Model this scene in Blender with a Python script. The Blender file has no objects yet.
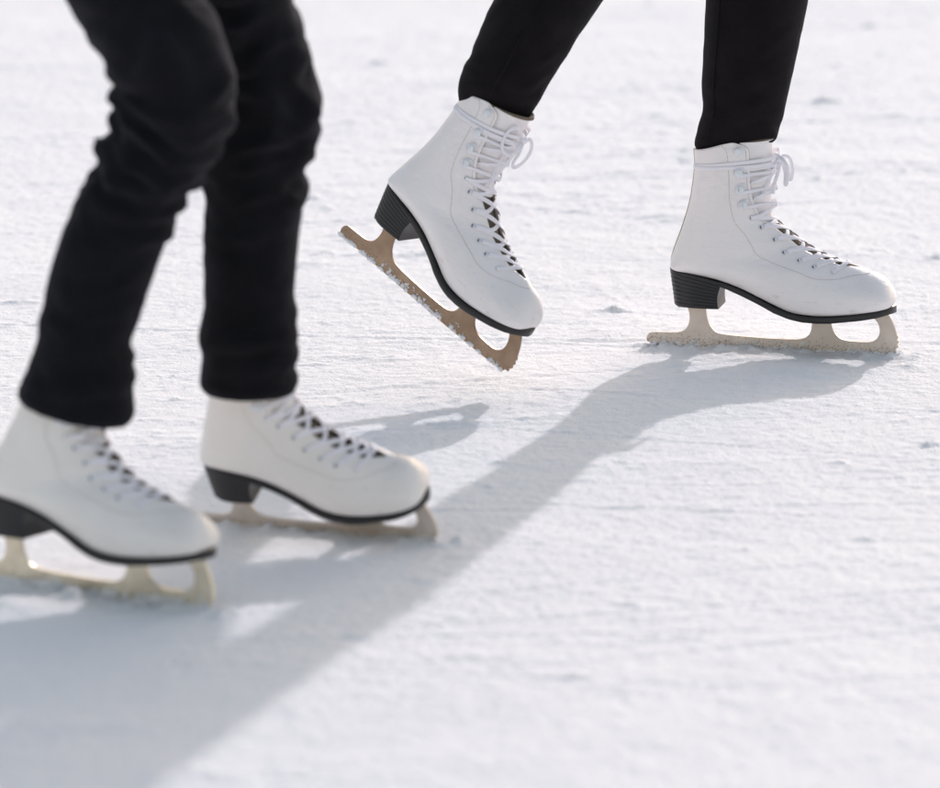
import bpy, bmesh, math, random
import numpy as np
from mathutils import Vector, Matrix, noise as mnoise

random.seed(7)
rng = np.random.default_rng(11)
SC = bpy.context.scene
COL = SC.collection

# ------------------------------------------------------------------ camera
PITCH = math.radians(12.5)
CAM = Vector((0, 0, 1.4))
FPX = 6100.0                       # focal length in photo pixels (940 wide)
cam = bpy.data.cameras.new('camera')
camo = bpy.data.objects.new('camera', cam)
COL.objects.link(camo)
camo.location = CAM
camo.rotation_euler = (math.radians(90) - PITCH, 0, 0)
cam.sensor_width = 36
cam.lens = 36 * FPX / 940
cam.clip_end = 2000
cam.dof.use_dof = True
cam.dof.focus_distance = 6.62
cam.dof.aperture_fstop = 5.2
SC.camera = camo

# ------------------------------------------------------------------ sky, sun, exposure
ELEV, AZ = math.radians(22), math.radians(21)
w = bpy.data.worlds.new('World'); SC.world = w; w.use_nodes = True
nt = w.node_tree
sky = nt.nodes.new('ShaderNodeTexSky'); sky.sky_type = 'NISHITA'; sky.sun_disc = False
sky.sun_elevation = ELEV; sky.sun_rotation = AZ
sky.air_density = 2.1; sky.dust_density = 2.8; sky.ozone_density = 1.0
bg = nt.nodes['Background']
hs = nt.nodes.new('ShaderNodeHueSaturation'); hs.inputs['Saturation'].default_value = .74       # thin high cloud whitens the blue
nt.links.new(sky.outputs[0], hs.inputs['Color']); nt.links.new(hs.outputs[0], bg.inputs[0]); bg.inputs[1].default_value = 0.15
sl = bpy.data.lights.new('sun', 'SUN'); sl.energy = 2.0; sl.angle = math.radians(1.0); sl.color = (1, .965, .92)
so = bpy.data.objects.new('sun', sl); COL.objects.link(so)
sdir = Vector((math.sin(AZ) * math.cos(ELEV), math.cos(AZ) * math.cos(ELEV), math.sin(ELEV)))
so.rotation_euler = sdir.to_track_quat('Z', 'Y').to_euler()
so.location = sdir * 20
SC.view_settings.view_transform = 'Standard'; SC.view_settings.look = 'None'
SC.view_settings.gamma = 1; SC.view_settings.use_curve_mapping = False
SC.view_settings.exposure = .33
SC.view_settings.use_white_balance = True; SC.view_settings.white_balance_temperature = 6255; SC.view_settings.white_balance_tint = 18.5
SC.cycles.use_denoising = True

# ------------------------------------------------------------------ helpers
FW = Vector((0, math.cos(PITCH), -math.sin(PITCH)))
UP = Vector((0, math.sin(PITCH), math.cos(PITCH)))
RT = Vector((1, 0, 0))
def ray(u, v): return (FW + RT * ((u - 470) / FPX) + UP * ((394 - v) / FPX))
def at(u, v, Y): r = ray(u, v); return CAM + r * (Y / r.y)
def at_z(u, v, z): r = ray(u, v); return CAM + r * ((z - CAM.z) / r.z)

def link(name, me, mats, parent=None):
    o = bpy.data.objects.new(name, me); COL.objects.link(o)
    if mats is not None:
        for m in (mats if isinstance(mats, (list, tuple)) else [mats]): me.materials.append(m)
    if parent is not None: o.parent = parent
    return o
def smooth(me): me.polygons.foreach_set('use_smooth', [True] * len(me.polygons)); return me
def mesh(verts, faces, sm=True):
    me = bpy.data.meshes.new('m'); me.from_pydata([tuple(v) for v in verts], [], faces); me.update()
    if sm: smooth(me)
    return me
def fix_normals(me):
    bm = bmesh.new(); bm.from_mesh(me); bmesh.ops.remove_doubles(bm, verts=bm.verts, dist=1e-5)
    bmesh.ops.recalc_face_normals(bm, faces=bm.faces); bm.to_mesh(me); bm.free(); return me
def bake(o):
    dg = bpy.context.evaluated_depsgraph_get(); dg.update()
    me = bpy.data.meshes.new_from_object(o.evaluated_get(dg))
    old = o.data; o.modifiers.clear(); o.data = me; bpy.data.meshes.remove(old); return o

def cr(pts, n):
    """Catmull-Rom through pts (tuples), n samples per span."""
    P = [np.array(p, float) for p in pts]; out = []
    for i in range(len(P) - 1):
        p0 = P[i - 1] if i else 2 * P[0] - P[1]; p1, p2 = P[i], P[i + 1]
        p3 = P[i + 2] if i + 2 < len(P) else 2 * P[-1] - P[-2]
        for k in range(n):
            t = k / n
            out.append(.5 * (2 * p1 + (p2 - p0) * t + (2 * p0 - 5 * p1 + 4 * p2 - p3) * t * t + (3 * p1 - p0 - 3 * p2 + p3) * t ** 3))
    out.append(P[-1]); return np.array(out)
def interp(tab, x):
    a = np.array(tab, float)
    return [float(np.interp(x, a[:, 0], a[:, j])) for j in range(1, a.shape[1])] if a.shape[1] > 2 else float(np.interp(x, a[:, 0], a[:, 1]))

class MB:
    def __init__(s): s.v = []; s.f = []
    def tape(s, path, wd, th, nrm=None, n=3, seg=10):
        """a rounded flat ribbon (or a cord) swept along path; nrm: surface normals per control point"""
        P = cr([tuple(p) for p in path], n)
        N = cr([tuple(p) for p in nrm], n) if nrm is not None else None
        base = len(s.v); m = len(P)
        for i in range(m):
            T = P[min(i + 1, m - 1)] - P[max(i - 1, 0)]; T = T / (np.linalg.norm(T) + 1e-9)
            u = N[i] if N is not None else np.array((.13, .21, .97))
            u = u - T * np.dot(u, T); u = u / (np.linalg.norm(u) + 1e-9); sd = np.cross(T, u)
            for k in range(seg):
                a = 2 * math.pi * k / seg
                c, d = math.cos(a), math.sin(a)
                c = math.copysign(abs(c) ** .7, c); d = math.copysign(abs(d) ** .7, d)
                s.v.append(P[i] + sd * c * wd / 2 + u * d * th / 2)
        for i in range(m - 1):
            for k in range(seg):
                a = base + i * seg + k; b = base + i * seg + (k + 1) % seg
                s.f.append((a, b, b + seg, a + seg))
        s.f.append(tuple(base + k for k in range(seg))[::-1]); s.f.append(tuple(base + (m - 1) * seg + k for k in range(seg)))
    def blob(s, c, r, sq=(1, 1, 1), jit=.25, sub=1):
        bm = bmesh.new(); bmesh.ops.create_icosphere(bm, subdivisions=sub, radius=1)
        b = len(s.v)
        for v in bm.verts:
            k = 1 + random.uniform(-jit, jit)
            s.v.append(np.array((c[0] + v.co.x * r * sq[0] * k, c[1] + v.co.y * r * sq[1] * k, c[2] + v.co.z * r * sq[2] * k)))
        for f in bm.faces: s.f.append(tuple(b + v.index for v in f.verts))
        bm.free()
    def build(s, name, mat, parent=None, sm=True): return link(name, mesh(s.v, s.f, sm), mat, parent)

# ------------------------------------------------------------------ materials
def mat(name, col, rough=.5, metal=0, spec=.5):
    m = bpy.data.materials.new(name); m.use_nodes = True
    b = m.node_tree.nodes['Principled BSDF']
    b.inputs['Base Color'].default_value = (*col, 1); b.inputs['Roughness'].default_value = rough
    b.inputs['Metallic'].default_value = metal; b.inputs['Specular IOR Level'].default_value = spec
    return m, m.node_tree, b
def N(t, kind, **kw):
    n = t.nodes.new(kind)
    for k, v in kw.items():
        if k in n.inputs: n.inputs[k].default_value = v
        else: setattr(n, k, v)
    return n
def noise(t, co, scale, detail=4, rough=.55):
    n = N(t, 'ShaderNodeTexNoise'); n.inputs['Scale'].default_value = scale; n.inputs['Detail'].default_value = detail
    n.inputs['Roughness'].default_value = rough; t.links.new(co, n.inputs['Vector']); return n
def ramp(t, fac, stops):
    r = N(t, 'ShaderNodeValToRGB'); e = r.color_ramp.elements
    while len(e) < len(stops): e.new(.5)
    for x, (p, c) in zip(e, stops): x.position = p; x.color = (*c, 1) if len(c) == 3 else c
    t.links.new(fac, r.inputs[0]); return r
def bump(t, b, h, strength, dist, prev=None):
    n = N(t, 'ShaderNodeBump'); n.inputs['Strength'].default_value = strength; n.inputs['Distance'].default_value = dist
    t.links.new(h, n.inputs['Height'])
    if prev is not None: t.links.new(prev.outputs[0], n.inputs['Normal'])
    t.links.new(n.outputs[0], b.inputs['Normal']); return n
def mapping(t, co, sc):
    m = N(t, 'ShaderNodeMapping'); m.inputs['Scale'].default_value = sc; t.links.new(co, m.inputs['Vector']); return m.outputs[0]

# snow
M_snow, t, b = mat('snow', (.86, .875, .9), .85, 0, .06)
co = N(t, 'ShaderNodeTexCoord').outputs['Object']
n0 = noise(t, co, 3.0, 5); r0 = ramp(t, n0.outputs[0], [(.3, (.86, .865, .875)), (.7, (.89, .89, .895))])
t.links.new(r0.outputs[0], b.inputs['Base Color'])
n1 = noise(t, co, 260, 3, .65); n2 = noise(t, mapping(t, co, (45, 110, 60)), 1, 4, .6)
bm1 = bump(t, b, n2.outputs[0], .5, .0028); bump(t, b, n1.outputs[0], .75, .0018, bm1)
b.inputs['Subsurface Weight'].default_value = float(0); b.inputs['Subsurface Radius'].default_value = (1, 1, 1); b.inputs['Subsurface Scale'].default_value = .012

# boot leather (near white, faint stains and scuffs)
def leather(name, base, warm):
    m, t, b = mat(name, base, .36, 0, .45)
    co = N(t, 'ShaderNodeTexCoord').outputs['Object']
    a = noise(t, co, 14, 5, .6); r = ramp(t, a.outputs[0], [(.35, base), (.75, warm)])
    s = noise(t, mapping(t, co, (45, 100, 170)), 1, 6, .72); rs = ramp(t, s.outputs[0], [(.56, (0, 0, 0)), (.68, (1, 1, 1))])
    # scuffs stay on the lower forefoot of the boot
    sx = N(t, 'ShaderNodeSeparateXYZ'); t.links.new(co, sx.inputs[0])
    mz = N(t, 'ShaderNodeMapRange'); mz.inputs[1].default_value = .095; mz.inputs[2].default_value = .05; t.links.new(sx.outputs[2], mz.inputs[0])
    mu = N(t, 'ShaderNodeMath', operation='MULTIPLY'); t.links.new(mz.outputs[0], mu.inputs[0]); t.links.new(rs.outputs[0], mu.inputs[1])
    m2 = N(t, 'ShaderNodeMath', operation='MULTIPLY'); t.links.new(mu.outputs[0], m2.inputs[0]); m2.inputs[1].default_value = .4
    mx = N(t, 'ShaderNodeMix', data_type='RGBA'); t.links.new(m2.outputs[0], mx.inputs[0]); t.links.new(r.outputs[0], mx.inputs[6])
    mx.inputs[7].default_value = (.42, .36, .33, 1); t.links.new(mx.outputs[2], b.inputs['Base Color'])
    g = noise(t, co, 900, 2); w_ = noise(t, mapping(t, co, (30, 22, 60)), 1, 5, .6)
    x = bump(t, b, w_.outputs[0], .6, .0035); bump(t, b, g.outputs[0], .12, .0004, x)
    rr = ramp(t, a.outputs[0], [(.3, (.3,) * 3), (.8, (.46,) * 3)]); t.links.new(rr.outputs[0], b.inputs['Roughness'])
    return m
M_white = leather('white_leather', (.89, .865, .885), (.86, .825, .83))
M_cream = leather('cream_leather', (.86, .835, .82), (.83, .79, .76))
M_edge, *_ = mat('raw_edge', (.48, .40, .33), .8)
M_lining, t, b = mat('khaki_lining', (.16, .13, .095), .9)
M_lace, t, b = mat('lace', (.88, .86, .92), .75)
co = N(t, 'ShaderNodeTexCoord').outputs['Object']; g = noise(t, co, 1400, 2); bump(t, b, g.outputs[0], .5, .0006)
M_hook, *_ = mat('white_enamel', (.78, .82, .86), .18, 0, .6)
M_eye, *_ = mat('blued_eyelet', (.16, .19, .24), .35, .7)
M_hole, *_ = mat('eyelet_ring', (.75, .78, .83), .3, .3)
M_thread, *_ = mat('tan_thread', (.42, .33, .28), .85)
M_sole, t, b = mat('black_sole', (.012, .012, .014), .38)
co = N(t, 'ShaderNodeTexCoord').outputs['Object']; g = noise(t, co, 120, 4); bump(t, b, g.outputs[0], .2, .001)
M_heel, t, b = mat('stacked_heel', (.014, .014, .016), .45)
M_blade, t, b = mat('tarnished_steel', (.56, .47, .38), .38, .3)
co = N(t, 'ShaderNodeTexCoord').outputs['Object']
a1 = noise(t, co, 420, 4, .7); a2 = noise(t, co, 40, 4)
sx = N(t, 'ShaderNodeSeparateXYZ'); t.links.new(co, sx.inputs[0])
mz = N(t, 'ShaderNodeMapRange'); mz.inputs[1].default_value = .03; mz.inputs[2].default_value = .0; mz.inputs[3].default_value = -.12; mz.inputs[4].default_value = .13
t.links.new(sx.outputs[2], mz.inputs[0])
ad = N(t, 'ShaderNodeMath', operation='ADD'); t.links.new(a1.outputs[0], ad.inputs[0]); t.links.new(mz.outputs[0], ad.inputs[1])
rr = ramp(t, ad.outputs[0], [(.58, (0, 0, 0)), (.78, (1, 1, 1))])
rb = ramp(t, a2.outputs[0], [(.3, (.66, .575, .51)), (.7, (.76, .68, .61))])
mx = N(t, 'ShaderNodeMix', data_type='RGBA'); t.links.new(rr.outputs[0], mx.inputs[0]); t.links.new(rb.outputs[0], mx.inputs[6]); mx.inputs[7].default_value = (.20, .13, .09, 1)
t.links.new(mx.outputs[2], b.inputs['Base Color']); bump(t, b, a1.outputs[0], .3, .0006)
def recolour(m, name, dark, light, metal, rough):
    c = m.copy(); c.name = name; b = c.node_tree.nodes['Principled BSDF']; b.inputs['Metallic'].default_value = metal; b.inputs['Roughness'].default_value = rough
    for n in c.node_tree.nodes:
        if n.type == 'VALTORGB' and n.color_ramp.elements[0].color[0] > .3: n.color_ramp.elements[0].color = (*dark, 1); n.color_ramp.elements[1].color = (*light, 1)
    return c
M_blade_shaded = recolour(M_blade, 'shaded_brown_steel', (.30, .195, .13), (.44, .31, .215), .3, .38)  # darker copy of the blade steel: shade on the lifted blade painted into colour
M_gold = recolour(M_blade, 'golden_steel', (.60, .54, .43), (.80, .74, .60), .6, .3)
M_frost, t, b = mat('frost', (.84, .84, .87), .6)
co = N(t, 'ShaderNodeTexCoord').outputs['Object']; g = noise(t, co, 500, 3); bump(t, b, g.outputs[0], .7, .002)

def fabric(name, col, sc, ribs=False):
    m, t, b = mat(name, col, .95, 0, .08)
    b.inputs['Sheen Weight'].default_value = .1; b.inputs['Sheen Roughness'].default_value = .5
    b.inputs['Sheen Tint'].default_value = (.5, .5, .6, 1)
    co = N(t, 'ShaderNodeTexCoord').outputs['Object']
    v = N(t, 'ShaderNodeTexVoronoi'); v.inputs['Scale'].default_value = sc; t.links.new(co, v.inputs['Vector'])
    n = noise(t, co, 30, 5); x = bump(t, b, n.outputs[0], .3, .006); bump(t, b, v.outputs[0], .35, .0006, x)
    r = ramp(t, n.outputs[0], [(.3, tuple(c * .8 for c in col)), (.75, tuple(c * 1.35 for c in col))]); t.links.new(r.outputs[0], b.inputs['Base Color'])
    return m
M_leggings = fabric('black_jersey', (.010, .0085, .0095), 900)
M_joggers = fabric('dark_fleece', (.0085, .0085, .011), 600)
M_jacket = fabric('winter_jacket', (.05, .06, .10), 500)
M_skin, *_ = mat('skin', (.55, .36, .28), .5)
M_hair, *_ = mat('brown_hair', (.06, .035, .02), .5)

# ------------------------------------------------------------------ ground: one snow covered sheet of ice
def tex(n, beta, ax=1.0, lo=2):
    fx = np.fft.fftfreq(n) * n; fy = fx[:, None]
    f = np.sqrt((fx / ax) ** 2 + (fy * ax) ** 2); f[0, 0] = 1
    a = np.where(f < lo, 0, f ** -beta)
    z = np.real(np.fft.ifft2(a * np.exp(2j * np.pi * rng.random((n, n))))); return (z - z.mean()) / z.std()
TX = [tex(512, 1.6), tex(512, 1.0), tex(512, 1.3, .6), tex(512, .55)]
def samp(T, x, y, period, ang=0):
    n = T.shape[0]; c, s = math.cos(ang), math.sin(ang)
    u = ((x * c + y * s) / period * n) % n; v = ((-x * s + y * c) / period * n) % n
    i, j = np.floor(u).astype(int), np.floor(v).astype(int); a, b_ = u - i, v - j
    i %= n; j %= n; i2, j2 = (i + 1) % n, (j + 1) % n
    a = a * a * (3 - 2 * a); b_ = b_ * b_ * (3 - 2 * b_)
    return (T[j, i] * (1 - a) + T[j, i2] * a) * (1 - b_) + (T[j2, i] * (1 - a) + T[j2, i2] * a) * b_
def axis(lo, hi, step, far, g=1.16):
    core = np.arange(lo, hi, step); out = []; d = step; p = hi
    while p < far: d *= g; p += d; out.append(p)
    left = []; d = step; p = lo
    while p > -far: d *= g; p -= d; left.append(p)
    return np.array(left[::-1] + list(core) + out)
XA = axis(-1.05, 1.05, .0034, 400); YA = axis(4.75, 10.2, .0046, 400)
GX, GY = np.meshgrid(XA, YA)
inn = np.clip(1 - np.maximum(np.maximum(-1.1 - GX, GX - 1.1), np.maximum(4.6 - GY, GY - 10.4)) / .5, 0, 1)
H = samp(TX[0], GX, GY, 2.3) * .0007
clump = samp(TX[1], GX, GY, 1.7, .3)
lump = np.clip(samp(TX[2], GX, GY, .9, .12) - .55, 0, 4)          # drifts of scraped snow drawn out sideways
dens = .45 + .55 * np.clip(samp(TX[0], GX, GY, 3.1, 1.0) * .6 + .5, 0, 1)
H += (lump ** 1.2 * .0008 * dens + clump * .00016 + samp(TX[1], GX, GY, .41, -.3) * .00016 + samp(TX[3], GX, GY, .9, .7) * .00046) * inn
def groove(H, x0, y0, ang, L, curv, wd, dp, rim):
    n = 90; s = np.linspace(0, L, n); a = ang + curv * s
    px = x0 + np.cumsum(np.cos(a)) * L / n; py = y0 + np.cumsum(np.sin(a)) * L / n
    m0 = (XA > px.min() - .05) & (XA < px.max() + .05); m1 = (YA > py.min() - .05) & (YA < py.max() + .05)
    if m0.sum() < 3 or m1.sum() < 3: return
    i0, i1 = np.where(m0)[0][[0, -1]]; 
    for i in range(i0, i1 + 1):                                   # mostly sideways cuts: one y per x
        k = np.argmin(np.abs(px - XA[i]))
        if abs(px[k] - XA[i]) > L / n * 1.5: continue
        yc = py[k]; e = min(k, n - 1 - k) / 12; e = min(1, e)
        j = np.searchsorted(YA, [yc - .04, yc + .04]); d = (YA[j[0]:j[1]] - yc)
        jit = .6 + .7 * abs(math.sin(XA[i] * 37 + y0 * 50) * math.sin(XA[i] * 11 + 3 * y0))
        H[j[0]:j[1], i] += e * (-dp * np.exp(-(d / wd) ** 2) + rim * jit * np.exp(-((d - wd * 2.1) / (wd * 1.5)) ** 2))
for k in range(80):
    g = random.Random(k)
    y0 = 4.8 + 5.2 * g.random() ** .9
    groove(H, g.uniform(-1.3, .6), y0, g.gauss(.02, .30), g.uniform(.4, 2.2), g.uniform(-.12, .12), g.uniform(.003, .0065), g.uniform(.0004, .0012), g.uniform(.0001, .0007))
for k in range(34):                                             # bundles of fine cuts left by passing blades
    g = random.Random(900 + k); y0 = 5.1 + 4.6 * g.random(); a0 = g.gauss(0, .2); x0 = g.uniform(-1.1, .5)
    for q in range(g.randint(3, 6)):
        groove(H, x0 + g.uniform(-.1, .1), y0 + q * g.uniform(.012, .035), a0 + g.gauss(0, .03), g.uniform(.25, 1.0), g.uniform(-.15, .15), .0026, g.uniform(.0004, .0011), g.uniform(.0001, .0006))
def splat(x, y, rx, ry, h, seed_):
    i = np.searchsorted(XA, [x - rx * 2.4, x + rx * 2.4]); j = np.searchsorted(YA, [y - ry * 2.4, y + ry * 2.4])
    if i[1] - i[0] < 2 or j[1] - j[0] < 2: return
    X, Y_ = GX[j[0]:j[1], i[0]:i[1]] - x, GY[j[0]:j[1], i[0]:i[1]] - y
    d = (X / rx) ** 2 + (Y_ / ry) ** 2
    d = d * (1 + .5 * np.sin(np.arctan2(Y_, X) * 3 + seed_) + .25 * np.sin(np.arctan2(Y_, X) * 7 + seed_ * 2))
    H[j[0]:j[1], i[0]:i[1]] += h * np.exp(-d ** 1.3) * (1 + .35 * TX[3][(j[0] * 3) % 200 + np.arange(j[1] - j[0])[:, None] % 300, (i[0] * 3) % 200 + np.arange(i[1] - i[0])[None] % 300])
gs = random.Random(5)
for k in range(1500):
    y = 4.9 + 5.2 * gs.random(); x = gs.uniform(-1, 1)
    if clump[min(np.searchsorted(YA, y), len(YA) - 1), min(np.searchsorted(XA, x), len(XA) - 1)] < .2 and gs.random() < .75: continue
    r = .0028 + .0038 * gs.random() ** 3 + (.004 if k % 29 == 0 else 0)
    splat(x, y, r * gs.uniform(1, 2.0), r * gs.uniform(.8, 1.3), r * gs.uniform(.2, .5), k)
for (u_, v_, dg, L_) in ((893.5, 356, 9.7, 1.0), (435.5, 541, 19.4, .9), (210.5, 609.5, 30, .97)):
    a_ = math.radians(dg); p_ = at_z(u_, v_, 0)
    groove(H, p_.x - 1.25 * math.cos(a_), p_.y + 1.25 * math.sin(a_), -a_, 1.25, 0, .0035, .0012, .0006)
    for k in range(420):                                        # shavings thrown up along the blade
        t_ = gs.uniform(-.29, .03) if k < 370 else gs.uniform(-.9, -.25); o_ = gs.gauss(0, .011) - .004
        r = (.0015 + .0032 * gs.random() ** 2) * (1 if k < 370 else .6)
        splat(p_.x + t_ * math.cos(a_) + o_ * math.sin(a_), p_.y - t_ * math.sin(a_) + o_ * math.cos(a_), r * 1.6, r, r * gs.uniform(.25, .6), k)
def hz(x, y):
    i = int(np.clip(np.searchsorted(XA, x), 0, len(XA) - 1)); j = int(np.clip(np.searchsorted(YA, y), 0, len(YA) - 1)); return float(H[j, i])
ny, nx = GX.shape
V = np.stack([GX, GY, H], -1).reshape(-1, 3).astype(np.float32)
idx = np.arange(ny * nx).reshape(ny, nx)
Fq = np.stack([idx[:-1, :-1], idx[:-1, 1:], idx[1:, 1:], idx[1:, :-1]], -1).reshape(-1, 4).astype(np.int32)
me = bpy.data.meshes.new('snowy_ice'); me.vertices.add(len(V)); me.vertices.foreach_set('co', V.ravel())
me.loops.add(Fq.size); me.loops.foreach_set('vertex_index', Fq.ravel()); me.polygons.add(len(Fq))
me.polygons.foreach_set('loop_start', np.arange(0, Fq.size, 4, dtype=np.int32)); me.update(calc_edges=True); smooth(me)
ground = link('snowy_ice_ground', me, M_snow); ground['kind'] = 'structure'
ground['label'] = 'scratched white skating ice dusted with scraped snow'

# ------------------------------------------------------------------ skate geometry (millimetres, x forward, z up, near side y<0)
#        Bx   Bz   Fx   Fz   wm   wb   D    gap
SEC = [(23.0, 214, 112.5, 229, 37, 30, 0, 36),
       (23.5, 207, 113, 221, 37, 30, 0, 33),
       (24.0, 192, 113, 200, 36, 30, 0, 31.5),
       (20.0, 160, 113, 172, 34.5, 30, 0, 28),
       (13.0, 134, 115, 148, 34, 30, 0, 21),
       (4.5, 110, 125, 137, 35, 28, .1, 15),
       (0.0, 94, 138, 127.5, 36.5, 27, .35, 13),
       (3.0, 85, 152, 118.5, 37.5, 27, .8, 12.5),
       (25.0, 82, 166, 110.5, 38.5, 28.5, 1, 12),
       (52.0, 77.5, 177, 105.5, 39, 28, 1, 11.5),
       (80.0, 69, 187, 102, 40, 26.5, 1, 11),
       (110., 56.5, 196, 99, 41, 28, 1, 10),
       (137., 46.5, 205, 96.5, 41, 33, 1, 5),
       (160., 44, 213, 94, 40.5, 36.5, 1, 0),
       (182., 44.5, 222, 91, 39.5, 37.5, 1, 0),
       (204., 46.5, 231, 88.5, 38, 36.5, 1, 0),
       (222., 49, 239.5, 84.3, 36, 34.5, 1, 0),
       (238., 52, 246.8, 77.3, 31.5, 30, 1, 0),
       (247., 54, 251, 69.5, 23, 21.5, 1, 0),
       (251.5, 57, 253, 63, 12, 11, 1, 0)]
NS = len(SEC) - 1
SECd = cr(SEC, 6)
def sec(s):
    s = max(0, min(NS, s)) * 6; i = min(int(s), len(SECd) - 2); return SECd[i] * (1 - (s - i)) + SECd[i + 1] * (s - i)
RND = [(0, 0), (.012, .26), (.05, .52), (.14, .78), (.28, .95), (.44, 1), (.60, .985), (.76, .87), (.90, .60), (.975, .30), (1, 0)]
def half(q, s):
    """ring coordinate q 0..1 -> (t along B-F, half width mm)"""
    S = sec(s); wm, wb, D = S[4], S[5], S[6]
    DD = [(0, 0), (0, .80 * wb), (.035, .97 * wb), (.12, wb * .55 + wm * .45), (.26, .985 * wm), (.42, .985 * wm), (.58, .90 * wm), (.73, .745 * wm), (.87, .51 * wm), (.965, .25 * wm), (1, 0)]
    x = q * 10; i = min(int(x), 9); f = x - i
    def cat(T, sc):
        g = lambda k: np.array(T[k]) * (1, sc)
        p1, p2 = g(i), g(i + 1); p0 = g(i - 1) if i else 2 * p1 - p2; p3 = g(i + 2) if i < 9 else np.array((2 * p2[0] - p1[0], -p1[1]))
        if i == 9: p3 = np.array((p1[0] + 0.0, -p1[1]))
        return .5 * (2 * p1 + (p2 - p0) * f + (2 * p0 - 5 * p1 + 4 * p2 - p3) * f * f + (3 * p1 - p0 - 3 * p2 + p3) * f ** 3)
    r = cat(RND, wm) * (1 - D) + cat(DD, 1) * D
    return r[0], max(0, r[1])
_QE = {}; LEAN = [0.0]
def q_edge(s, extra=0):
    k = (round(s, 3), extra)
    if k in _QE: return _QE[k]
    g = sec(s)[7] + extra
    if g <= .3: q = 1.0
    else:
        q = 1.0
        while q > .52 and half(q, s)[1] < g: q -= .004
    _QE[k] = q; return q
def bp(s, q, side, off=0.0):
    """point of the boot's surface in mm; side -1 near, +1 far; off outward"""
    S = sec(s); t_, w_ = half(q, s)
    p = np.array((S[0] + (S[2] - S[0]) * t_, side * w_, S[1] + (S[3] - S[1]) * t_))
    if s < 2.0:                                    # the collar rises a little over the ankle bone
        p[2] += (1 - s / 2.0) * 4.5 * math.exp(-((t_ - .52) / .3) ** 2)
    if LEAN[0]: p[0] += LEAN[0] * max(0, p[2] - 95 - 8) if p[2] > 119 else LEAN[0] * max(0, p[2] - 87) ** 2 / 64
    if off:
        p = p + bn(s, q, side) * off
    return p
def bn(s, q, side):
    e = .03; q0 = min(max(q, .04), .97)
    a = bp(s + .15, q0, side) - bp(max(0, s - .15), q0, side); c = bp(s, q0 + e, side) - bp(s, q0 - e, side)
    n = np.cross(a, c); n /= np.linalg.norm(n) + 1e-9
    S = sec(s); m = np.array(((S[0] + S[2]) / 2, 0, (S[1] + S[3]) / 2))
    if np.dot(n, bp(s, q0, side) - m) < 0: n = -n
    if q > .97:
        f = (q - .97) / .03; top = np.array((n[0], 0, n[2])); top /= np.linalg.norm(top) + 1e-9; n = n * (1 - f) + top * f
    return n
mm = .001
SOLE_T = [(0, 85), (30, 81), (63, 74), (83, 67), (103, 58.5), (120, 51), (137, 46), (153, 43.5), (170, 43.5), (185, 44.2), (217, 48.2), (237, 51.5), (250, 55)]
SOLE_B = [(0, 82), (30, 77), (63, 69), (83, 61), (103, 52.5), (120, 45), (137, 40), (153, 37.5), (170, 37.2), (185, 37.8), (217, 41.6), (237, 44.6), (250, 47.5)]
OUT = [(-1.5, 0), (-.5, 9), (3, 17), (9, 23), (20, 28), (35, 30), (60, 29), (85, 27.5), (105, 28.5), (125, 33), (145, 37.5), (165, 40), (185, 40), (205, 38), (222, 35.5), (236, 29.5), (245.5, 21.5), (251.5, 12), (254, 0)]

def boot_mesh(s0=0):
    rows = []; svals = np.concatenate([np.linspace(s0, 2, 14) if s0 < 2 else [s0], np.arange(max(2.2, s0 + .1), NS + .001, .2)]); nq = 26
    verts, faces = [], []
    for side in (-1, 1):
        base = len(verts)
        for s in svals:
            qe = q_edge(s)
            if s < 1.0: qe = qe - .05 * (1 - s) ** 2              # rounded upper corner of the facing
            for k in range(nq + 1): verts.append(bp(s, qe * k / nq, side) * mm)
        for i in range(len(svals) - 1):
            for k in range(nq):
                a = base + i * (nq + 1) + k; f = (a, a + 1, a + nq + 2, a + nq + 1)
                faces.append(f if side > 0 else f[::-1])
    n = len(verts); last = []
    me = mesh(verts, faces); fix_normals(me)
    # close the tip of the toe
    bm = bmesh.new(); bm.from_mesh(me); bmesh.ops.remove_doubles(bm, verts=bm.verts, dist=.00025)
    be = [e for e in bm.edges if e.is_boundary and all(v.co.x > .2505 for v in e.verts)]
    if be: bmesh.ops.holes_fill(bm, edges=be, sides=0)
    bmesh.ops.recalc_face_normals(bm, faces=bm.faces)
    # outward check
    s_ = sum((f.normal.dot(f.calc_center_median() - Vector((.12, 0, .09))) * f.calc_area()) for f in bm.faces)
    if s_ < 0: bmesh.ops.reverse_faces(bm, faces=bm.faces)
    bm.to_mesh(me); bm.free(); return smooth(me)
def strip_mesh(s0, s1, qa, off, top=0, ns=40, nq=22, curl=0):
    """an inner skin under the lacing gap: tongue or lining"""
    verts, faces = [], []
    for i in range(ns + 1):
        s = s0 + (s1 - s0) * i / ns
        line = [bp(s, qa + (1 - qa) * k / nq, -1, -off) for k in range(nq + 1)] + [bp(s, qa + (1 - qa) * k / nq, 1, -off) for k in range(nq - 1, -1, -1)]
        for p in line:
            p = p.copy()
            if i < 5: p[2] += top * (1 - i / 5); p[0] += curl * (1 - i / 5) ** 2 * max(0, (p[0] - 60) / 50)
            verts.append(p * mm)
    m = 2 * nq + 1
    for i in range(ns):
        for k in range(m - 1): a = i * m + k; faces.append((a, a + 1, a + m + 1, a + m))
    return mesh(verts, [f[::-1] for f in faces])
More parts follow.
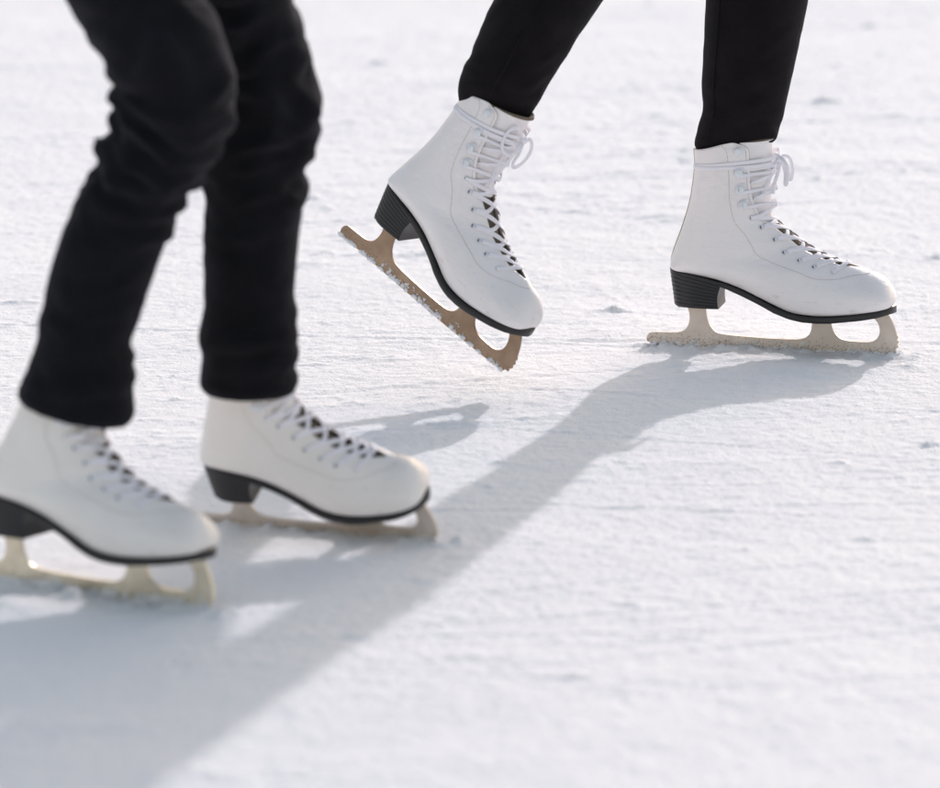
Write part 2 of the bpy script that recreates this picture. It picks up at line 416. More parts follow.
def sole_mesh(lo, hi, inset=0, x1=400, xfix=None):
    """a plate between the curves lo and hi with the sole's outline"""
    O = cr(OUT, 4); O = O[(O[:, 0] <= x1)]
    n = len(O); verts, faces = [], []
    for j, (cv, ins) in enumerate(((lo, 1.2), (lo, 0), (hi, 0), (hi, .8))):
        dz = {0: 0, 1: 1.2, 2: -.9, 3: 0}[j]
        for sd in (-1, 1):
            for x, y in O:
                z = interp(cv, x) + dz
                verts.append(np.array((x, sd * max(0, y - inset - ins), z)) * mm)
    def R(j, sd, i): return j * 2 * n + (0 if sd < 0 else n) + i
    for sd in (-1, 1):
        for j in range(3):
            for i in range(n - 1): faces.append((R(j, sd, i), R(j, sd, i + 1), R(j + 1, sd, i + 1), R(j + 1, sd, i)))
    for j in (0, 3):
        for i in range(n - 1): faces.append((R(j, -1, i), R(j, -1, i + 1), R(j, 1, i + 1), R(j, 1, i)))
    if x1 < 300:
        i = n - 1
        for j in range(3): faces.append((R(j, -1, i), R(j + 1, -1, i), R(j + 1, 1, i), R(j, 1, i)))
    return fix_normals(mesh(verts, faces))
def heel_mesh():
    O = [p for p in cr(OUT, 4) if p[0] <= 62]; n = len(O)
    lv = []; nl = 8
    for k in range(nl):                                # stacked lifts, a narrow groove between each
        a, b_ = k / nl, (k + 1) / nl
        lv += [(a + .0, 1.1), (a + .03, .15), (b_ - .03, 0), (b_ - .004, .9)]
    verts, faces = [], []
    for t_, ins in lv:
        fx = 62 - 2.5 * math.sin(t_ * math.pi) - 2.5 * (1 - t_)
        for sd in (-1, 1):
            for x, y in O:
                zt = interp(SOLE_B, x) + .6; zb = 45.5
                X = x * (fx / 62) + (1 - t_) * 5.5 * (1 - x / 62)
                y2 = max(0, y - (1 - t_) * 2.2 - (ins * .55 if y > 4 else 0)) * (.985 if x > 55 else 1)
                if x < 12: X += ins * .6
                verts.append(np.array((X, sd * y2, zb + (zt - zb) * t_)) * mm)
    m = len(lv)
    R = lambda j, sd, i: j * 2 * n + (0 if sd < 0 else n) + i
    for sd in (-1, 1):
        for j in range(m - 1):
            for i in range(n - 1): faces.append((R(j, sd, i), R(j, sd, i + 1), R(j + 1, sd, i + 1), R(j + 1, sd, i)))
    for j in range(m - 1): faces.append((R(j, -1, n - 1), R(j + 1, -1, n - 1), R(j + 1, 1, n - 1), R(j, 1, n - 1)))
    for j in (0, m - 1):
        for i in range(n - 1): faces.append((R(j, -1, i), R(j, -1, i + 1), R(j, 1, i + 1), R(j, 1, i)))
    return fix_normals(mesh(verts, faces, False))
def blade_mesh():
    top = cr([(-27, 7), (-25, 11), (-20, 13.5), (-5, 14), (8, 14.6), (16, 17.5), (20, 23), (21.5, 31), (20, 39), (17, 46.2)], 4).tolist()
    top += cr([(41, 46.2), (40, 40), (41.5, 31), (45.5, 22.5), (53, 16.5), (66, 14.3), (90, 13.2), (120, 12.6), (142, 13), (152, 15), (157.5, 20), (159.5, 28), (159, 38.4)], 4).tolist()
    top += cr([(181, 38.6), (181.5, 31), (185, 22.5), (191, 17), (200, 14.2), (215, 13.6), (227, 14.4), (233.5, 18.5), (236, 25), (234.5, 33), (230, 39), (224, 43.0)], 4).tolist()
    top += cr([(243, 46.5), (248, 41), (252.5, 32), (255.5, 23)], 4).tolist()
    teeth = [(257.2, 21), (256, 18), (258.3, 15.5), (256.2, 13), (257.6, 10), (254.6, 8), (255.2, 5), (250, 4.6), (249.5, 2.6)]
    bot = cr([(240, 1.4), (220, .2), (170, -.8), (110, -.8), (50, -.2), (0, .8), (-18, 1.6), (-26, 3)], 3).tolist()
    P = top + teeth + bot
    bm = bmesh.new(); vs = [bm.verts.new((x * mm, -.0019, z * mm)) for x, z in P]; f = bm.faces.new(vs)
    r = bmesh.ops.extrude_face_region(bm, geom=[f])
    for v in r['geom']:
        if isinstance(v, bmesh.types.BMVert): v.co.y = .0019
    bmesh.ops.recalc_face_normals(bm, faces=bm.faces)
    ng = [f for f in bm.faces if len(f.verts) > 4]; ed = [e for f in ng for e in f.edges]
    bmesh.ops.bevel(bm, geom=list(set(ed)), offset=.0005, segments=1, affect='EDGES')
    bmesh.ops.triangulate(bm, faces=[f for f in bm.faces if len(f.verts) > 4])
    me = bpy.data.meshes.new('m'); bm.to_mesh(me); bm.free(); return me
def box_mesh(x0, x1, y, z0, z1, slope=0):
    bm = bmesh.new(); bmesh.ops.create_cube(bm, size=1)
    for v in bm.verts:
        X = x0 + (v.co.x + .5) * (x1 - x0)
        v.co = Vector((X, v.co.y * 2 * y, z0 + (v.co.z + .5) * (z1 - z0) + slope * (X - x0))) * mm
    bmesh.ops.bevel(bm, geom=bm.edges[:], offset=.0007, segments=2, affect='EDGES')
    me = bpy.data.meshes.new('m'); bm.to_mesh(me); bm.free(); return me
def disc(bm_r, h, dome, seg=16):
    pr = [(0, h + dome), (bm_r * .55, h + dome * .8), (bm_r * .88, h + dome * .3), (bm_r, h - .3 * dome), (bm_r * .8, h - dome * .6 - .2), (bm_r * .35, h - dome - .3), (bm_r * .35, -.5)]
    return pr
def lathe(prof, c, n, seg=16):
    n = Vector(n).normalized(); x = n.orthogonal().normalized(); y = n.cross(x); c = Vector(c)
    verts, faces = [], []
    for r, h in prof:
        for k in range(seg):
            a = 2 * math.pi * k / seg; verts.append((c + n * h + (x * math.cos(a) + y * math.sin(a)) * r) * mm)
    for i in range(len(prof) - 1):
        for k in range(seg): a = i * seg + k; b_ = i * seg + (k + 1) % seg; faces.append((a, b_, b_ + seg, a + seg))
    faces.append(tuple(range(seg))); faces.append(tuple((len(prof) - 1) * seg + k for k in range(seg))[::-1])
    return fix_normals(mesh(verts, faces))

def s_front(x):        # section whose top point has this x (forefoot) 
    ss = np.linspace(3.6, NS, 400); fx = np.array([sec(s)[2] for s in ss]); return float(np.interp(x, fx, ss))
EYE_S = [3.95] + [s_front(x) for x in (122, 138, 157, 173, 186, 198.5)]
EYE_X = [7, 8.5, 10, 11.5, 13, 14.5, 14.5]
HOOK_S = [1.0, 2.1, 2.7, 3.3]
def wof(s, extra): return q_edge(s, extra)
BOOT = [None]; SHARED = {}
def make_skate(label, mat_b, bow, wrap, M4, frost=1.0, seed=1, lean=0.0, s0=0, mbl=None):
    LEAN[0] = lean; full = s0 == 0
    rd = random.Random(seed)
    root = bpy.data.objects.new('ice_skate', None); COL.objects.link(root); root.empty_display_size = .05
    root.matrix_world = M4; root['label'] = label; root['category'] = 'ice skate'; root['group'] = 'white figure skates worn by the two skaters'
    if True:
        SHARED.update(boot=boot_mesh(s0), tongue=strip_mesh(max(s0, .12), 4.7, .61, 2.9, top=0, curl=4 if full else 0), lining=strip_mesh(max(s0, .15), 12.6, .5, 6.0), sole=sole_mesh(SOLE_B, SOLE_T),
                      heel=heel_mesh(), blade=blade_mesh(), hp=box_mesh(10, 52, 18, 44.2, 46.2), fp=box_mesh(150, 232, 16, 36.2, 37.8, .0))
    bo = link('boot', SHARED['boot'].copy(), [mat_b, M_edge], root)
    sd = bo.modifiers.new('th', 'SOLIDIFY'); sd.thickness = .0026; sd.offset = -1; sd.material_offset_rim = 1
    bake(bo); smooth(bo.data)
    bo.modifiers.new('ss', 'SUBSURF').render_levels = 1; bo.modifiers['ss'].levels = 1
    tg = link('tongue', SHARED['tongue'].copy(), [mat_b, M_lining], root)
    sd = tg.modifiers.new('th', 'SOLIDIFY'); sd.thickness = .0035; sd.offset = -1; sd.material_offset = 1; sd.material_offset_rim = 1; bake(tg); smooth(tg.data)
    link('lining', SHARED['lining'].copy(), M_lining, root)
    link('outsole', SHARED['sole'].copy(), M_sole, root)
    link('heel', SHARED['heel'].copy(), M_heel, root)
    mbl = mbl or M_blade; bl = link('blade', SHARED['blade'].copy(), mbl, root)
    link('mounting_plate', SHARED['hp'].copy(), mbl, bl)
    # back seam and stitching
    mb = MB(); ps = [bp(s, 0, 1) + np.array((-.5, 0, 0)) for s in np.linspace(max(s0, .05), 7.0, 26)]
    mb.tape([p * mm for p in ps], 2.6 * mm, 1.5 * mm, [(-1, 0, .1)] * len(ps), 2, 6); mb.build('back_seam', M_edge, bo)
    mb = MB()
    def run(path):
        P = cr(path, 10); L = np.r_[0, np.cumsum(np.linalg.norm(np.diff(P, axis=0), axis=1))]; d = 0
        while d < L[-1] - 2:
            a = np.array([np.interp(d, L, P[:, k]) for k in range(3)]); c = np.array([np.interp(d + 1.7, L, P[:, k]) for k in range(3)])
            mb.tape([a * mm, (a + c) / 2 * mm, c * mm], .55 * mm, .4 * mm, None, 1, 5); d += 2.7
    for side in (-1, 1):
        run([tuple(bp(s, wof(s, 0) - dq, side, .15)) for s, dq in (((.25, .16), (1, .17)) if full else ()) + ((2, .165), (3, .17), (4, .19), (5, .2), (6, .215), (7, .225), (8, .235), (9, .245), (10, .25), (11, .25), (12, .235))] +
            [tuple(bp(s, q, side, .15)) for s, q in ((13, .80), (13.8, .86), (14.3, .93), (14.4, .99))])
        run([tuple(bp(s, max(.3, wof(s, 0) - .03 - (.04 if s < .5 else 0)), side, .15)) for s in ((.3, .8, 1.4, 2, 3, 4, 5) if full else (2, 3, 4, 5))])
        if full: run([tuple(bp(.16, q, side, .15)) for q in (.02, .15, .3, .42, .5)])
    mb.build('stitching', M_thread, bo)
    # eyelets and hooks
    EP = {}
    for side in (-1, 1):
        for j, s in enumerate(EYE_S):
            q = wof(s, EYE_X[j]); p = bp(s, q, side, .2); n = bn(s, q, side); EP[(side, j)] = (p, n, s, q)
            o = link('eyelet', lathe([(3.0, .0), (3.0, .6), (2.6, .95), (2.0, .7), (1.8, .2), (0.1, .15)], p, n, 14), M_hole, bo)
            o.data.materials.append(M_eye)
            for f in o.data.polygons:
                if (f.center / mm - Vector(p)).dot(Vector(n)) < .75 and (f.center / mm - Vector(p)).length < 2.1: f.material_index = 1
        for j, s in enumerate(HOOK_S):
            if s < s0 + .3: continue
            q = wof(s, 0) - .085; p = bp(s, q, side, .0); n = bn(s, q, side); EP[(side, 100 + j)] = (p, n, s, q)
            link('lace_hook', lathe([(0.05, 4.9), (2.6, 4.6), (4.2, 3.7), (4.6, 2.9), (4.0, 2.4), (1.7, 2.2), (1.6, .6), (3.4, .5), (3.6, .0)], p, n, 18), M_hook, bo)
    # laces
    lc = MB(); WL, TL = 5.0 * mm, .8 * mm
    def seg(pts, w_=WL, t_=TL): lc.tape([p * mm for p, n in pts], w_, t_, [n for p, n in pts], 5, 8)
    def cross(side, j, s_to, lift=1.0):
        p, n, s, q = EP[(side, j)]; qe = wof(s, 0)
        sm = (s + s_to) / 2
        far = q_edge(s_to, EYE_X[j - 1])
        pe = bp(s, min(q + .022, 1), side, .6)
        return [(pe - n * 1.2, n), (pe + n * .9, n), (bp(s * .97 + s_to * .03, (q + qe) / 2 + .01, side, .9), n), (bp(s * .93 + s_to * .07, min(qe + .006, 1), side, 1.0), bn(s, min(qe, .985), side)),
                (bp(sm, .999, side, (-2.2 if s > 4.3 else -.4) + lift * .7), bn(sm, .999, side)),
                (bp(s * .18 + s_to * .82, min(q_edge(s_to) + .008, 1), -side, 1.1), bn(s_to, min(q_edge(s_to), .985), -side)),
                (bp(s_to, far, -side, .5), bn(s_to, far, -side))]
    for j in range(1, 7):
        for side in (-1, 1): seg(cross(side, j, EYE_S[j - 1], .6 if side < 0 else 1.9))
    # bottom bar
    p, n, s, q = EP[(-1, 6)]; p2, n2, _, q2 = EP[(1, 6)]
    seg([(p - n * .5, n), (p + n * 1.2, n), (bp(s + .1, 1, -1, 2.2), bn(s, .999, -1)), (p2 + n2 * 1.2, n2), (p2 - n2 * .5, n2)])
    seq = [EYE_S[0]] + HOOK_S[:0:-1]
    for side in (-1, 1):
        prev = EP[(side, 0)]; 
        for j in ((3, 2, 1) if full else (3,)):
            hk = EP[(-side, 100 + j)]; p, n, s, q = prev; hp_, hn, hs, hq = hk; lift = 1.0 if side < 0 else 2.4
            sm = (s + hs) / 2
            seg([(p - n * (.5 if j == 3 else -1.6), n), (p + n * 1.6, n), (bp(s * .8 + sm * .2, wof(s, 0) + .005, side, 1.6), bn(s, wof(s, 0), side)),
                 (bp(sm, .93, side, 1 + lift), bn(sm, .96, side)), (bp(sm - .05, .999, side, 1.2 + lift), bn(sm, .999, side)), (bp((sm + hs) / 2, .93, -side, 1.0 + lift), bn(hs, .95, -side)),
                 (bp(hs + .12, hq + .035, -side, 2.0), hn), (bp(hs + .13, hq - .005, -side, 1.7), hn), (bp(hs, hq - .028, -side, 1.7), hn), (bp(hs - .12, hq - .005, -side, 1.7), hn), (bp(hs - .13, hq + .03, -side, 2.0), hn)], WL * .85)
            prev = (hp_ + hn * .3, hn, hs - .13, hq + .02)
    knot = bp(1.75, 1, 1, 5.0)
    for side in ((-1, 1) if full else ()):                     # from the last hook to the knot
        hk = EP[(side, 101)]; s = hk[2]
        for ds in (-.12, .1): seg([(bp(s + ds, hk[3] + .02, side, 1.8), hk[1]), (bp(s + ds, .86, side, 3), bn(s, .86, side)), (bp(1.9, .95, side, 4), bn(s, .95, side)), (knot + np.array((0, side * 2., ds * 8)), bn(2, .99, side))], WL * .8)
    if wrap:
        for dz, ex in ((0, 0), (-.28, .6)):
            pts = []
            for side, qs in ((-1, (.97, .85, .7, .55, .4, .25, .1, 0.0)), (1, (.1, .25, .4, .55, .7, .85, .97))):
                for q in qs:
                    s = 1.62 + .15 * (1 - q) * wrap - dz * (0.2 + .8 * q) * (1 if side < 0 else -1); pts.append((bp(max(s, .1), q, side, .6 + ex + (3 if q > .9 else (1.6 if q > .8 else 0))), bn(s, max(q, .02), side) if q > 0 else np.array((-1, 0, .05))))
            pts = [(knot, pts[0][1])] + pts + [(knot, pts[-1][1])]
            seg(pts, WL * .9)
    if full: lc.blob(knot * mm + np.array((.0005, 0, 0)), .0052, (.8, 1.1, 1), .12, 2)
    for loop in (bow if full else ()):
        pts = [(knot + np.array(p, float) * (.82, .8, .9), np.array((.25, -1, .1))) for p in loop]
        seg(pts, WL * .8)
        if len(loop) > 6: pass
    lc.build('lace', M_lace, root)
    # snow packed along the lower blade
    fb = MB()
    for k in range(int(900 * frost)):
        x = rd.uniform(-26, 252) ; lim = 1.5 + 10 * max(0, mnoise.noise(Vector((x * .03, seed * 7.3, 0))) + .3)
        if mnoise.noise(Vector((x * .09, seed * 3.1, 4))) < -.12: continue
        z = rd.uniform(-1, 1) ** 2 * lim + rd.uniform(0, 1.5); r = rd.uniform(.5, 2.1) * (1.2 if z < 3 else .8)
        sdy = rd.choice((-1, 1))
        random.seed(seed * 1000 + k); fb.blob(np.array((x, sdy * 2.0, z)) * mm, r * mm, (1.4, .55, .8), .3, 1)
    fb.build('snow_crust', M_frost, root)
    return root

def frame(origin, fwd, up):
    f = Vector(fwd).normalized(); u = Vector(up); u = (u - f * u.dot(f)).normalized(); y = u.cross(f)
    M = Matrix(((f.x, y.x, u.x), (f.y, y.y, u.y), (f.z, y.z, u.z))).to_4x4(); M.translation = origin; return M
def place_skate(yaw, roll, pitch, u, v, sx, sz, z=0):
    R = Matrix.Rotation(-math.radians(yaw), 3, 'Z') @ Matrix.Rotation(math.radians(pitch), 3, 'Y') @ Matrix.Rotation(math.radians(roll), 3, 'X')
    M = (R @ Matrix.Diagonal((sx, sx, sz))).to_4x4(); M.translation = at_z(u, v, z) - (M.to_3x3() @ Vector((.252, 0, 0))); return M
ZS = 1.04
def ground_skate(u, v, deg, scale=1.0, roll=0, anchor=(.25, 0, .0)):
    a = math.radians(deg); f = Vector((math.cos(a), -math.sin(a), 0))
    up = Matrix.Rotation(math.radians(roll), 3, f) @ Vector((0, 0, 1))
    M = frame(Vector(), f, up) @ Matrix.Diagonal((scale, scale, scale * ZS, 1)); p = at_z(u, v, 0); M.translation = p - (M.to_3x3() @ Vector(anchor)); M.translation.z -= .0005; return M

bow_r = [[(0, 0, 0), (5, -8, 2), (11, -12, -4), (14, -12, -16), (13, -12, -27), (11, -11, -28), (11, -10, -16), (7, -7, -5), (1, -1, 0)],
         [(0, 0, 0), (6, 6, 3), (13, 10, 0), (17, 11, -12), (16, 10, -24), (13, 9, -23), (11, 7, -9), (5, 3, -2), (0, 0, 0)],
         [(0, 0, 0), (-3, -10, -3), (-7, -16, -14), (-11, -19, -26), (-18, -24, -38), (-22, -27, -43)],
         [(0, 0, 0), (2, -8, -6), (0, -13, -18), (-4, -15, -30), (-5, -15, -40)]]
bow_l = [[(0, 0, 0), (-2, -12, 9), (-8, -22, 14), (-14, -29, 8), (-14, -30, -6), (-8, -25, -17), (0, -14, -18), (5, -5, -8), (1, -1, 0)],
         [(0, 0, 0), (6, 8, 4), (12, 14, -6), (11, 16, -22), (5, 12, -34), (2, 6, -30), (3, 3, -15), (1, 1, 0)],
         [(0, 0, 0), (4, -12, -4), (5, -18, -22), (0, -18, -45), (-7, -14, -64), (-10, -10, -76)],
         [(0, 0, 0), (-6, -8, -10), (-8, -14, -28), (-5, -17, -48), (4, -16, -62), (10, -10, -66)]]
M_R = place_skate(11.5, -2, .4, 893.5, 356, .98, 1.026)
sk_right = make_skate('white figure skate gliding flat on its tan blade, farthest right, laces wrapped round the ankle', M_white, bow_r, 1.0, M_R, 1.0, 1)
M_L = place_skate(34.5, -6.4, 30.7, 504, 373.5, .895, 1.056, .022)
sk_lift = make_skate('white figure skate lifted off the ice, heel up, snow stuck on its shaded brown blade', M_white, bow_l, 1.6, M_L, 1.2, 2, 0, 0, M_blade_shaded)
SK1, SK2 = .925, .95
M_M = place_skate(19.4, 23, -.8, 435.5, 541, .88, 1.035)
sk_mid = make_skate('cream figure skate under the farther loose trouser leg, in front of the shadow patch', M_cream, bow_r, 0, M_M, .8, 3, .04, 2.75)
M_F = place_skate(29, -3, .3, 209, 609.5, .96, 1.02)
sk_front = make_skate('out of focus white figure skate nearest the viewer, cut off by the left edge', M_cream, bow_r, 0, M_F, 2.6, 4, .30, 1.7, M_gold)

# ------------------------------------------------------------------ people
def edges_loft(Lp, Rp, Y, depth=.95, n=7, wr=None, seed=0, cap=True, nseg=72, folds=()):
    """closed loft of a trouser leg from its left and right outline; Y gives the distance of each station"""
    Lc = cr([(*p, y) for p, y in zip(Lp, Y)], n); Rc = cr([(*p, y) for p, y in zip(Rp, Y)], n)
    m = len(Lc); verts, faces = [], []; Cn = []
    for i in range(m):
        a = at(Lc[i][0], Lc[i][1], Lc[i][2]); c = at(Rc[i][0], Rc[i][1], Rc[i][2]); Cn.append(((a + c) / 2, (c - a) / 2))
    d = 0; prev = Cn[0][0]
    DL = cr([(x,) for x in depth], n)[:, 0] if isinstance(depth, (list, tuple)) else [depth] * m
    for i in range(m):
        C_, h = Cn[i]; d += (C_ - prev).length; prev = C_
        ax = (Cn[min(i + 1, m - 1)][0] - Cn[max(i - 1, 0)][0]).normalized()
        r = h.length; hx = h.normalized(); dy = ax.cross(hx).normalized()
        for k in range(nseg):
            ph = 2 * math.pi * k / nseg; cs, sn = math.cos(ph), math.sin(ph)
            off = 0
            if wr:
                am = float(np.interp(i / (m - 1), [x[0] for x in wr], [x[1] for x in wr]))
                z = d * 95 + 2.2 * mnoise.noise(Vector((cs * 1.1 + seed, sn * 1.1, d * 9)))
                v = mnoise.noise(Vector((cs * .8 + seed * 3, sn * .8 + 5, z * .42)))
                v2 = mnoise.noise(Vector((cs * 1.5 + seed * 5, sn * 1.5 + 9, z * .9)))
                off = am * ((1 - abs(v) * 2.6) * .75 + v2 * .7) * (.35 + .65 * abs(sn) ** .7)
            for (d0, a_, w_, p0, tl) in folds:
                wt = 1 if p0 is None else max(0, .5 + .5 * math.cos(ph - math.radians(p0))) ** 1.6
                dd = (d - d0 - tl * math.sin(ph - (math.radians(p0) if p0 is not None else 0)) - .004 * mnoise.noise(Vector((cs * 2, sn * 2, d0 * 90)))) / w_
                off += .78 * wt * a_ * (math.exp(-dd * dd) - .55 * math.exp(-((dd + 1.7) / .8) ** 2))
            verts.append(C_ + hx * cs * (r + off) + dy * sn * (r * DL[i] + off))
    for i in range(m - 1):
        for k in range(nseg): a = i * nseg + k; b_ = i * nseg + (k + 1) % nseg; faces.append((a, b_, b_ + nseg, a + nseg))
    if cap: faces.append(tuple(range(nseg))[::-1]); faces.append(tuple((m - 1) * nseg + k for k in range(nseg)))
    return verts, faces
def ball(c, r, sq=(1, 1, 1)):
    bm = bmesh.new(); bmesh.ops.create_uvsphere(bm, u_segments=32, v_segments=20, radius=1)
    v = [Vector((c[0] + x.co.x * r * sq[0], c[1] + x.co.y * r * sq[1], c[2] + x.co.z * r * sq[2])) for x in bm.verts]
    f = [tuple(x.index for x in g.verts) for g in bm.faces]; bm.free(); return v, f
def union(name, pieces, mt, parent, voxel):
    V_, F_ = [], []
    for v, f in pieces:
        b0 = len(V_); V_ += list(v); F_ += [tuple(b0 + i for i in g) for g in f]
    o = link(name, fix_normals(mesh(V_, F_)), mt, None)
    r = o.modifiers.new('r', 'REMESH'); r.mode = 'VOXEL'; r.voxel_size = voxel; r.use_smooth_shade = True
    s = o.modifiers.new('s', 'SMOOTH'); s.iterations = 1; s.factor = .3
    bake(o); smooth(o.data); o.parent = parent; return o
def skin(name, joints, links_, mt, parent=None, sub=2):
    names = list(joints); me = bpy.data.meshes.new(name)
    me.from_pydata([joints[n][0] for n in names], [(names.index(a), names.index(b_)) for a, b_ in links_], [])
    o = link(name, me, None); m = o.modifiers.new('sk', 'SKIN'); m.use_smooth_shade = True
    for i, n in enumerate(names):
        r = joints[n][1]; me.skin_vertices[0].data[i].radius = r if isinstance(r, tuple) else (r, r)
    me.skin_vertices[0].data[names.index('pelvis') if 'pelvis' in names else 0].use_root = True
    s = o.modifiers.new('ss', 'SUBSURF'); s.levels = sub; s.render_levels = sub
    bake(o); smooth(o.data); o.data.materials.append(mt)
    if parent: o.parent = parent
    return o
def person(label, J, mt_trousers, pieces, jacket):
    """J: pelvis, hips, knees, ankles, toes (world); the upper body stands above the picture's frame"""
    pel = J['pelvis']; ch = J['chest']; nk = J['neck']; hd = J['head']
    ax = (J['hip_far'] - J['hip_near']); ax.z = 0; ax.normalize(); fw = J['fwd'].normalized()
    jt = {'pelvis': (pel, .075), 'chest': (ch, (.085, .07)), 'neck': (nk, .05), 'head': (hd, (.075, .085)), 'crown': (hd + Vector((0, 0, .09)), (.06, .07))}
    lk = [('pelvis', 'chest'), ('chest', 'neck'), ('neck', 'head'), ('head', 'crown')]
    for sname, sg in (('near', -1), ('far', 1)):
        jt['hip_' + sname] = (J['hip_' + sname], .034); jt['knee_' + sname] = (J['knee_' + sname], .028); jt['calf_' + sname] = (J['calf_' + sname], .026)
        jt['ank_' + sname] = (J['ank_' + sname], .024); jt['ball_' + sname] = (J['ball_' + sname], .018)
        lk += [('pelvis', 'hip_' + sname), ('hip_' + sname, 'knee_' + sname), ('knee_' + sname, 'calf_' + sname), ('calf_' + sname, 'ank_' + sname), ('ank_' + sname, 'ball_' + sname)]
        sh = ch + Vector((0, 0, .1)) + ax * sg * .17; el = sh + Vector((0, 0, -.19)) + ax * sg * .05 - fw * .04; wr_ = el + Vector((0, 0, .10)) + fw * .2
        jt['sh_' + sname] = (sh, .03); jt['el_' + sname] = (el, .028); jt['wr_' + sname] = (wr_, .024); jt['palm_' + sname] = (wr_ + fw * .07 - Vector((0, 0, .02)), (.034, .016))
        lk += [('chest', 'sh_' + sname), ('sh_' + sname, 'el_' + sname), ('el_' + sname, 'wr_' + sname), ('wr_' + sname, 'palm_' + sname)]
        for k in range(4):
            n = 'f%d_%s' % (k, sname); b_ = jt['palm_' + sname][0] + ax * (k - 1.5) * .018 + fw * .045
            jt[n] = (b_, .0085); jt[n + 'b'] = (b_ + fw * (.03 + .006 * (k in (1, 2))) - Vector((0, 0, .02)), .007); lk += [('palm_' + sname, n), (n, n + 'b')]
        n = 'th_' + sname; jt[n] = (jt['wr_' + sname][0] + fw * .05 - ax * sg * .035, .010); lk += [('wr_' + sname, n)]
    body = skin('person', jt, lk, M_skin); body['label'] = label; body['category'] = 'person'
    union('trousers', pieces, mt_trousers, body, .0034)
    jj = {'pelvis': (pel + Vector((0, 0, .02)), (.18, .15)), 'waist': (pel.lerp(ch, .5), (.14, .11)), 'chest': (ch, (.16, .125)), 'neck': (nk - Vector((0, 0, .02)), .065)}
    ll = [('pelvis', 'waist'), ('waist', 'chest'), ('chest', 'neck')]
    for sname in ('near', 'far'):
        jj['sh_' + sname] = (jt['sh_' + sname][0], .075); jj['el_' + sname] = (jt['el_' + sname][0], .052); jj['wr_' + sname] = (jt['wr_' + sname][0], .042)
        ll += [('chest', 'sh_' + sname), ('sh_' + sname, 'el_' + sname), ('el_' + sname, 'wr_' + sname)]
    skin('jacket', jj, ll, jacket, body)
    hv, hf = ball(hd + Vector((0, 0, .05)) - fw * .025, .1, (.92, .92, 1.05)); link('hair', mesh(hv, hf), M_hair, body)
    return body

# person in leggings (right)
Ys, Yl = 6.55, 6.42
st = at(735, 175, Ys)
LEAN[0] = 0; inR = M_R @ Vector((.068, 0, .2)); inL = M_L @ Vector((.064, 0, .2))
Yr0, Yl0 = inR.y, inL.y
Rl = [(710, 205), (704, 158), (695, 147), (698, 130), (703, 108), (702, 80), (704, 40), (706, 0), (709, -50), (722, -100), (715, -150), (700, -250), (670, -380), (650, -460)]
Rr = [(750, 205), (756, 155), (776, 139), (780, 124), (785, 108), (791, 80), (800, 40), (808, 0), (816, -50), (823, -100), (822, -150), (828, -250), (838, -380), (842, -460)]
RY = [Yr0] * 5 + [Yr0 * .8 + 6.55 * .2, Yr0 * .6 + 6.55 * .4, Yr0 * .4 + 6.55 * .6] + [6.55, 6.54, 6.53, 6.52, 6.50, 6.49]
Ll = [(450, 150), (459, 112), (458, 89), (464, 68), (471, 55), (480, 30), (495, 0), (527, -55), (562, -110), (590, -160), (630, -260), (640, -380), (640, -460)]
Lr = [(485, 165), (502, 132), (527, 117), (541, 98), (552, 78), (572, 47), (602, 0), (645, -55), (685, -100), (708, -145), (750, -240), (790, -370), (815, -450)]
LY = [Yl0] * 5 + [Yl0 + k for k in (.01, .03, .06, .09, .11, .12, .12, .12)]
wrR = [(0, .001), (.14, .002), (.2, .004), (.3, .004), (.4, .0015), (.6, .001), (.7, .004), (1, .002)]
pcs = [edges_loft(Rl, Rr, RY, [.6, .6, .6, .72, .86] + [.95] * 9, 7, wrR, 1), edges_loft(Ll, Lr, LY, [.7, .7, .74, .82, .9] + [.95] * 8, 7, [(0, .001), (.17, .002), (.22, .004), (.34, .004), (.45, .0018), (.6, .003), (1, .002)], 2),
       ball(at(745, -450, 6.5), .125, (.85, 1.15, .95))]
J2 = dict(pelvis=at(745, -480, 6.5), hip_near=at(735, -440, 6.47), hip_far=at(755, -440, 6.56), knee_near=at(628, -105, Yl0 + .08), knee_far=at(772, -110, 6.56),
          calf_near=at(530, 40, Yl0 + .01), calf_far=at(750, 60, 6.57), ank_near=M_L @ Vector((.045, 0, .12)), ank_far=M_R @ Vector((.045, 0, .12)), ball_near=M_L @ Vector((.17, 0, .068)), ball_far=M_R @ Vector((.17, 0, .068)),
          chest=at(775, -830, 6.5), neck=at(785, -1010, 6.5), head=at(795, -1110, 6.5), fwd=Vector((1, -.2, 0)))
p2 = person('skater in slim black leggings gliding to the right with one skate lifted off the ice', J2, M_leggings, pcs, M_jacket)
# outer seams of the leggings
def seam(Lp, Rp, Y, f, i1, par):
    mb = MB(); Lc = cr([(*p, y) for p, y in zip(Lp, Y)], 5); Rc = cr([(*p, y) for p, y in zip(Rp, Y)], 5); P = []
    for i in range(12, i1):
        a = at(*Lc[i]); c = at(*Rc[i]); r = (c - a).length / 2; P.append(a.lerp(c, f) + Vector((0, -1, .1)) * (r * .95 * math.sqrt(1 - (2 * f - 1) ** 2) + .0016))
    mb.tape(P, .0016, .0016, [(0, -1, 0)] * len(P), 2, 6); mb.build('seam', M_leggings, par)
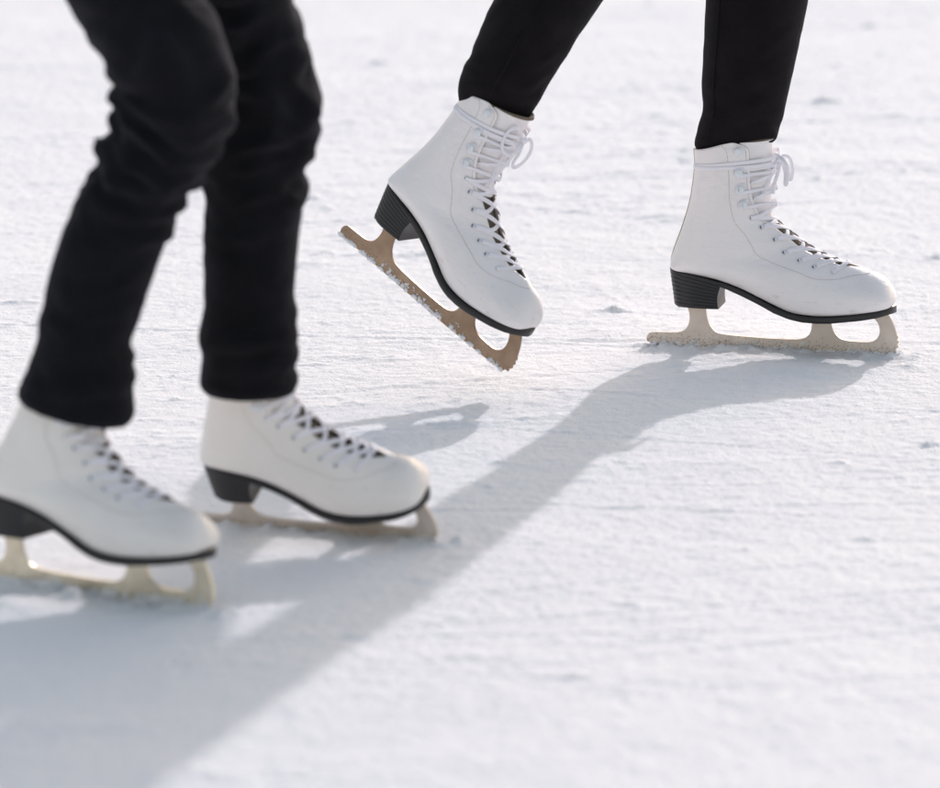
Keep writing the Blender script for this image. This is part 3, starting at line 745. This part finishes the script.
# person in joggers (left, nearer)
aF = M_F @ Vector((.090, 0, .12)); aM = M_M @ Vector((.068, 0, .15)); YF, YM = aF.y, aM.y - .008
Fl = [(18, 400), (19, 393), (24, 376), (33, 352), (41, 320), (47, 285), (58, 245), (75, 200), (93, 172), (101, 150), (99, 138), (112, 128), (116, 108), (113, 92), (116, 84), (98, 52), (66, 0), (32, -60), (-5, -140), (-35, -230), (-45, -300)]
Fr = [(128, 425), (132, 417), (134, 385), (133, 362), (131, 342), (140, 318), (152, 280), (168, 236), (178, 207), (189, 195), (186, 187), (201, 182), (205, 170), (222, 145), (235, 112), (231, 62), (208, 0), (190, -60), (165, -140), (140, -230), (130, -300)]
FY = [YF] * 10 + [YF - .0] * 6 + [YF + .02, YF + .03, YF + .05, YF + .07, YF + .08]
Ml = [(203, 392), (202, 384), (201, 355), (200, 328), (204, 306), (203, 270), (204, 230), (206, 195), (200, 172), (206, 150), (208, 110), (204, 70), (180, 0), (140, -60), (95, -140), (50, -230), (30, -300)]
Mr = [(294, 393), (297, 384), (296, 355), (298, 335), (294, 305), (296, 270), (301, 225), (305, 185), (304, 165), (312, 152), (319, 118), (312, 60), (290, 0), (262, -60), (235, -140), (200, -230), (180, -300)]
MY = [YM] * 12 + [YM - .02, YM - .04, YM - .06, YM - .08, YM - .1]
wF = [(0, .001), (.05, .002), (.12, .003), (.2, .002), (.33, .003), (.4, .009), (.6, .012), (.75, .007), (1, .002)]
fF = [(.012, .003, .005, None, .002), (.036, .005, .008, -50, .008), (.058, .005, .007, 20, -.006), (.08, .003, .008, 200, .006),
      (.195, .006, .008, -10, .012), (.215, .007, .007, -30, .016), (.238, .006, .009, -60, .02), (.235, .007, .007, 190, -.01), (.262, .008, .008, 200, -.014), (.29, .008, .008, 185, -.012), (.32, .006, .01, 210, -.02), (.27, .004, .008, -80, .03), (.31, .004, .01, -90, .04)]
fM = [(.012, .003, .005, None, .002), (.035, .005, .007, -20, .006), (.055, .005, .008, -110, .008), (.08, .004, .007, 10, -.006), (.165, .004, .008, -70, .01), (.19, .006, .008, 0, .012), (.212, .006, .008, -40, .016), (.235, .006, .008, 5, .014), (.26, .004, .01, -60, .03)]
pcs = [edges_loft(Fl, Fr, FY, 1.02, 9, wF, 3, folds=fF), edges_loft(Ml, Mr, MY, 1.02, 9, [(0, .001), (.08, .002), (.2, .003), (.28, .002), (.4, .003), (.5, .009), (.66, .012), (.8, .006), (1, .002)], 4, folds=fM),
       ball(at(65, -295, (YF + YM) / 2), .125, (.85, 1.35, .9))]
Yp = (YF + YM) / 2
J1 = dict(pelvis=at(70, -320, Yp), hip_near=at(50, -290, YF + .06), hip_far=at(100, -290, YM - .06), knee_near=at(172, 105, YF), knee_far=at(262, 105, YM),
          calf_near=at(100, 280, YF), calf_far=at(250, 270, YM), ank_near=M_F @ Vector((.045, 0, .12)), ank_far=M_M @ Vector((.045, 0, .12)), ball_near=M_F @ Vector((.17, 0, .068)), ball_far=M_M @ Vector((.17, 0, .068)),
          chest=at(190, -640, Yp), neck=at(250, -800, Yp), head=at(290, -890, Yp), fwd=Vector((1, -.3, 0)))
p1 = person('skater in loose dark trousers with both knees bent, nearest the viewer at the left', J1, M_joggers, pcs, M_jacket)
p1['group'] = p2['group'] = 'skaters on the ice'
seam(Rl, Rr, RY, .12, 56, p2); seam(Ll, Lr, LY, .42, 46, p2)
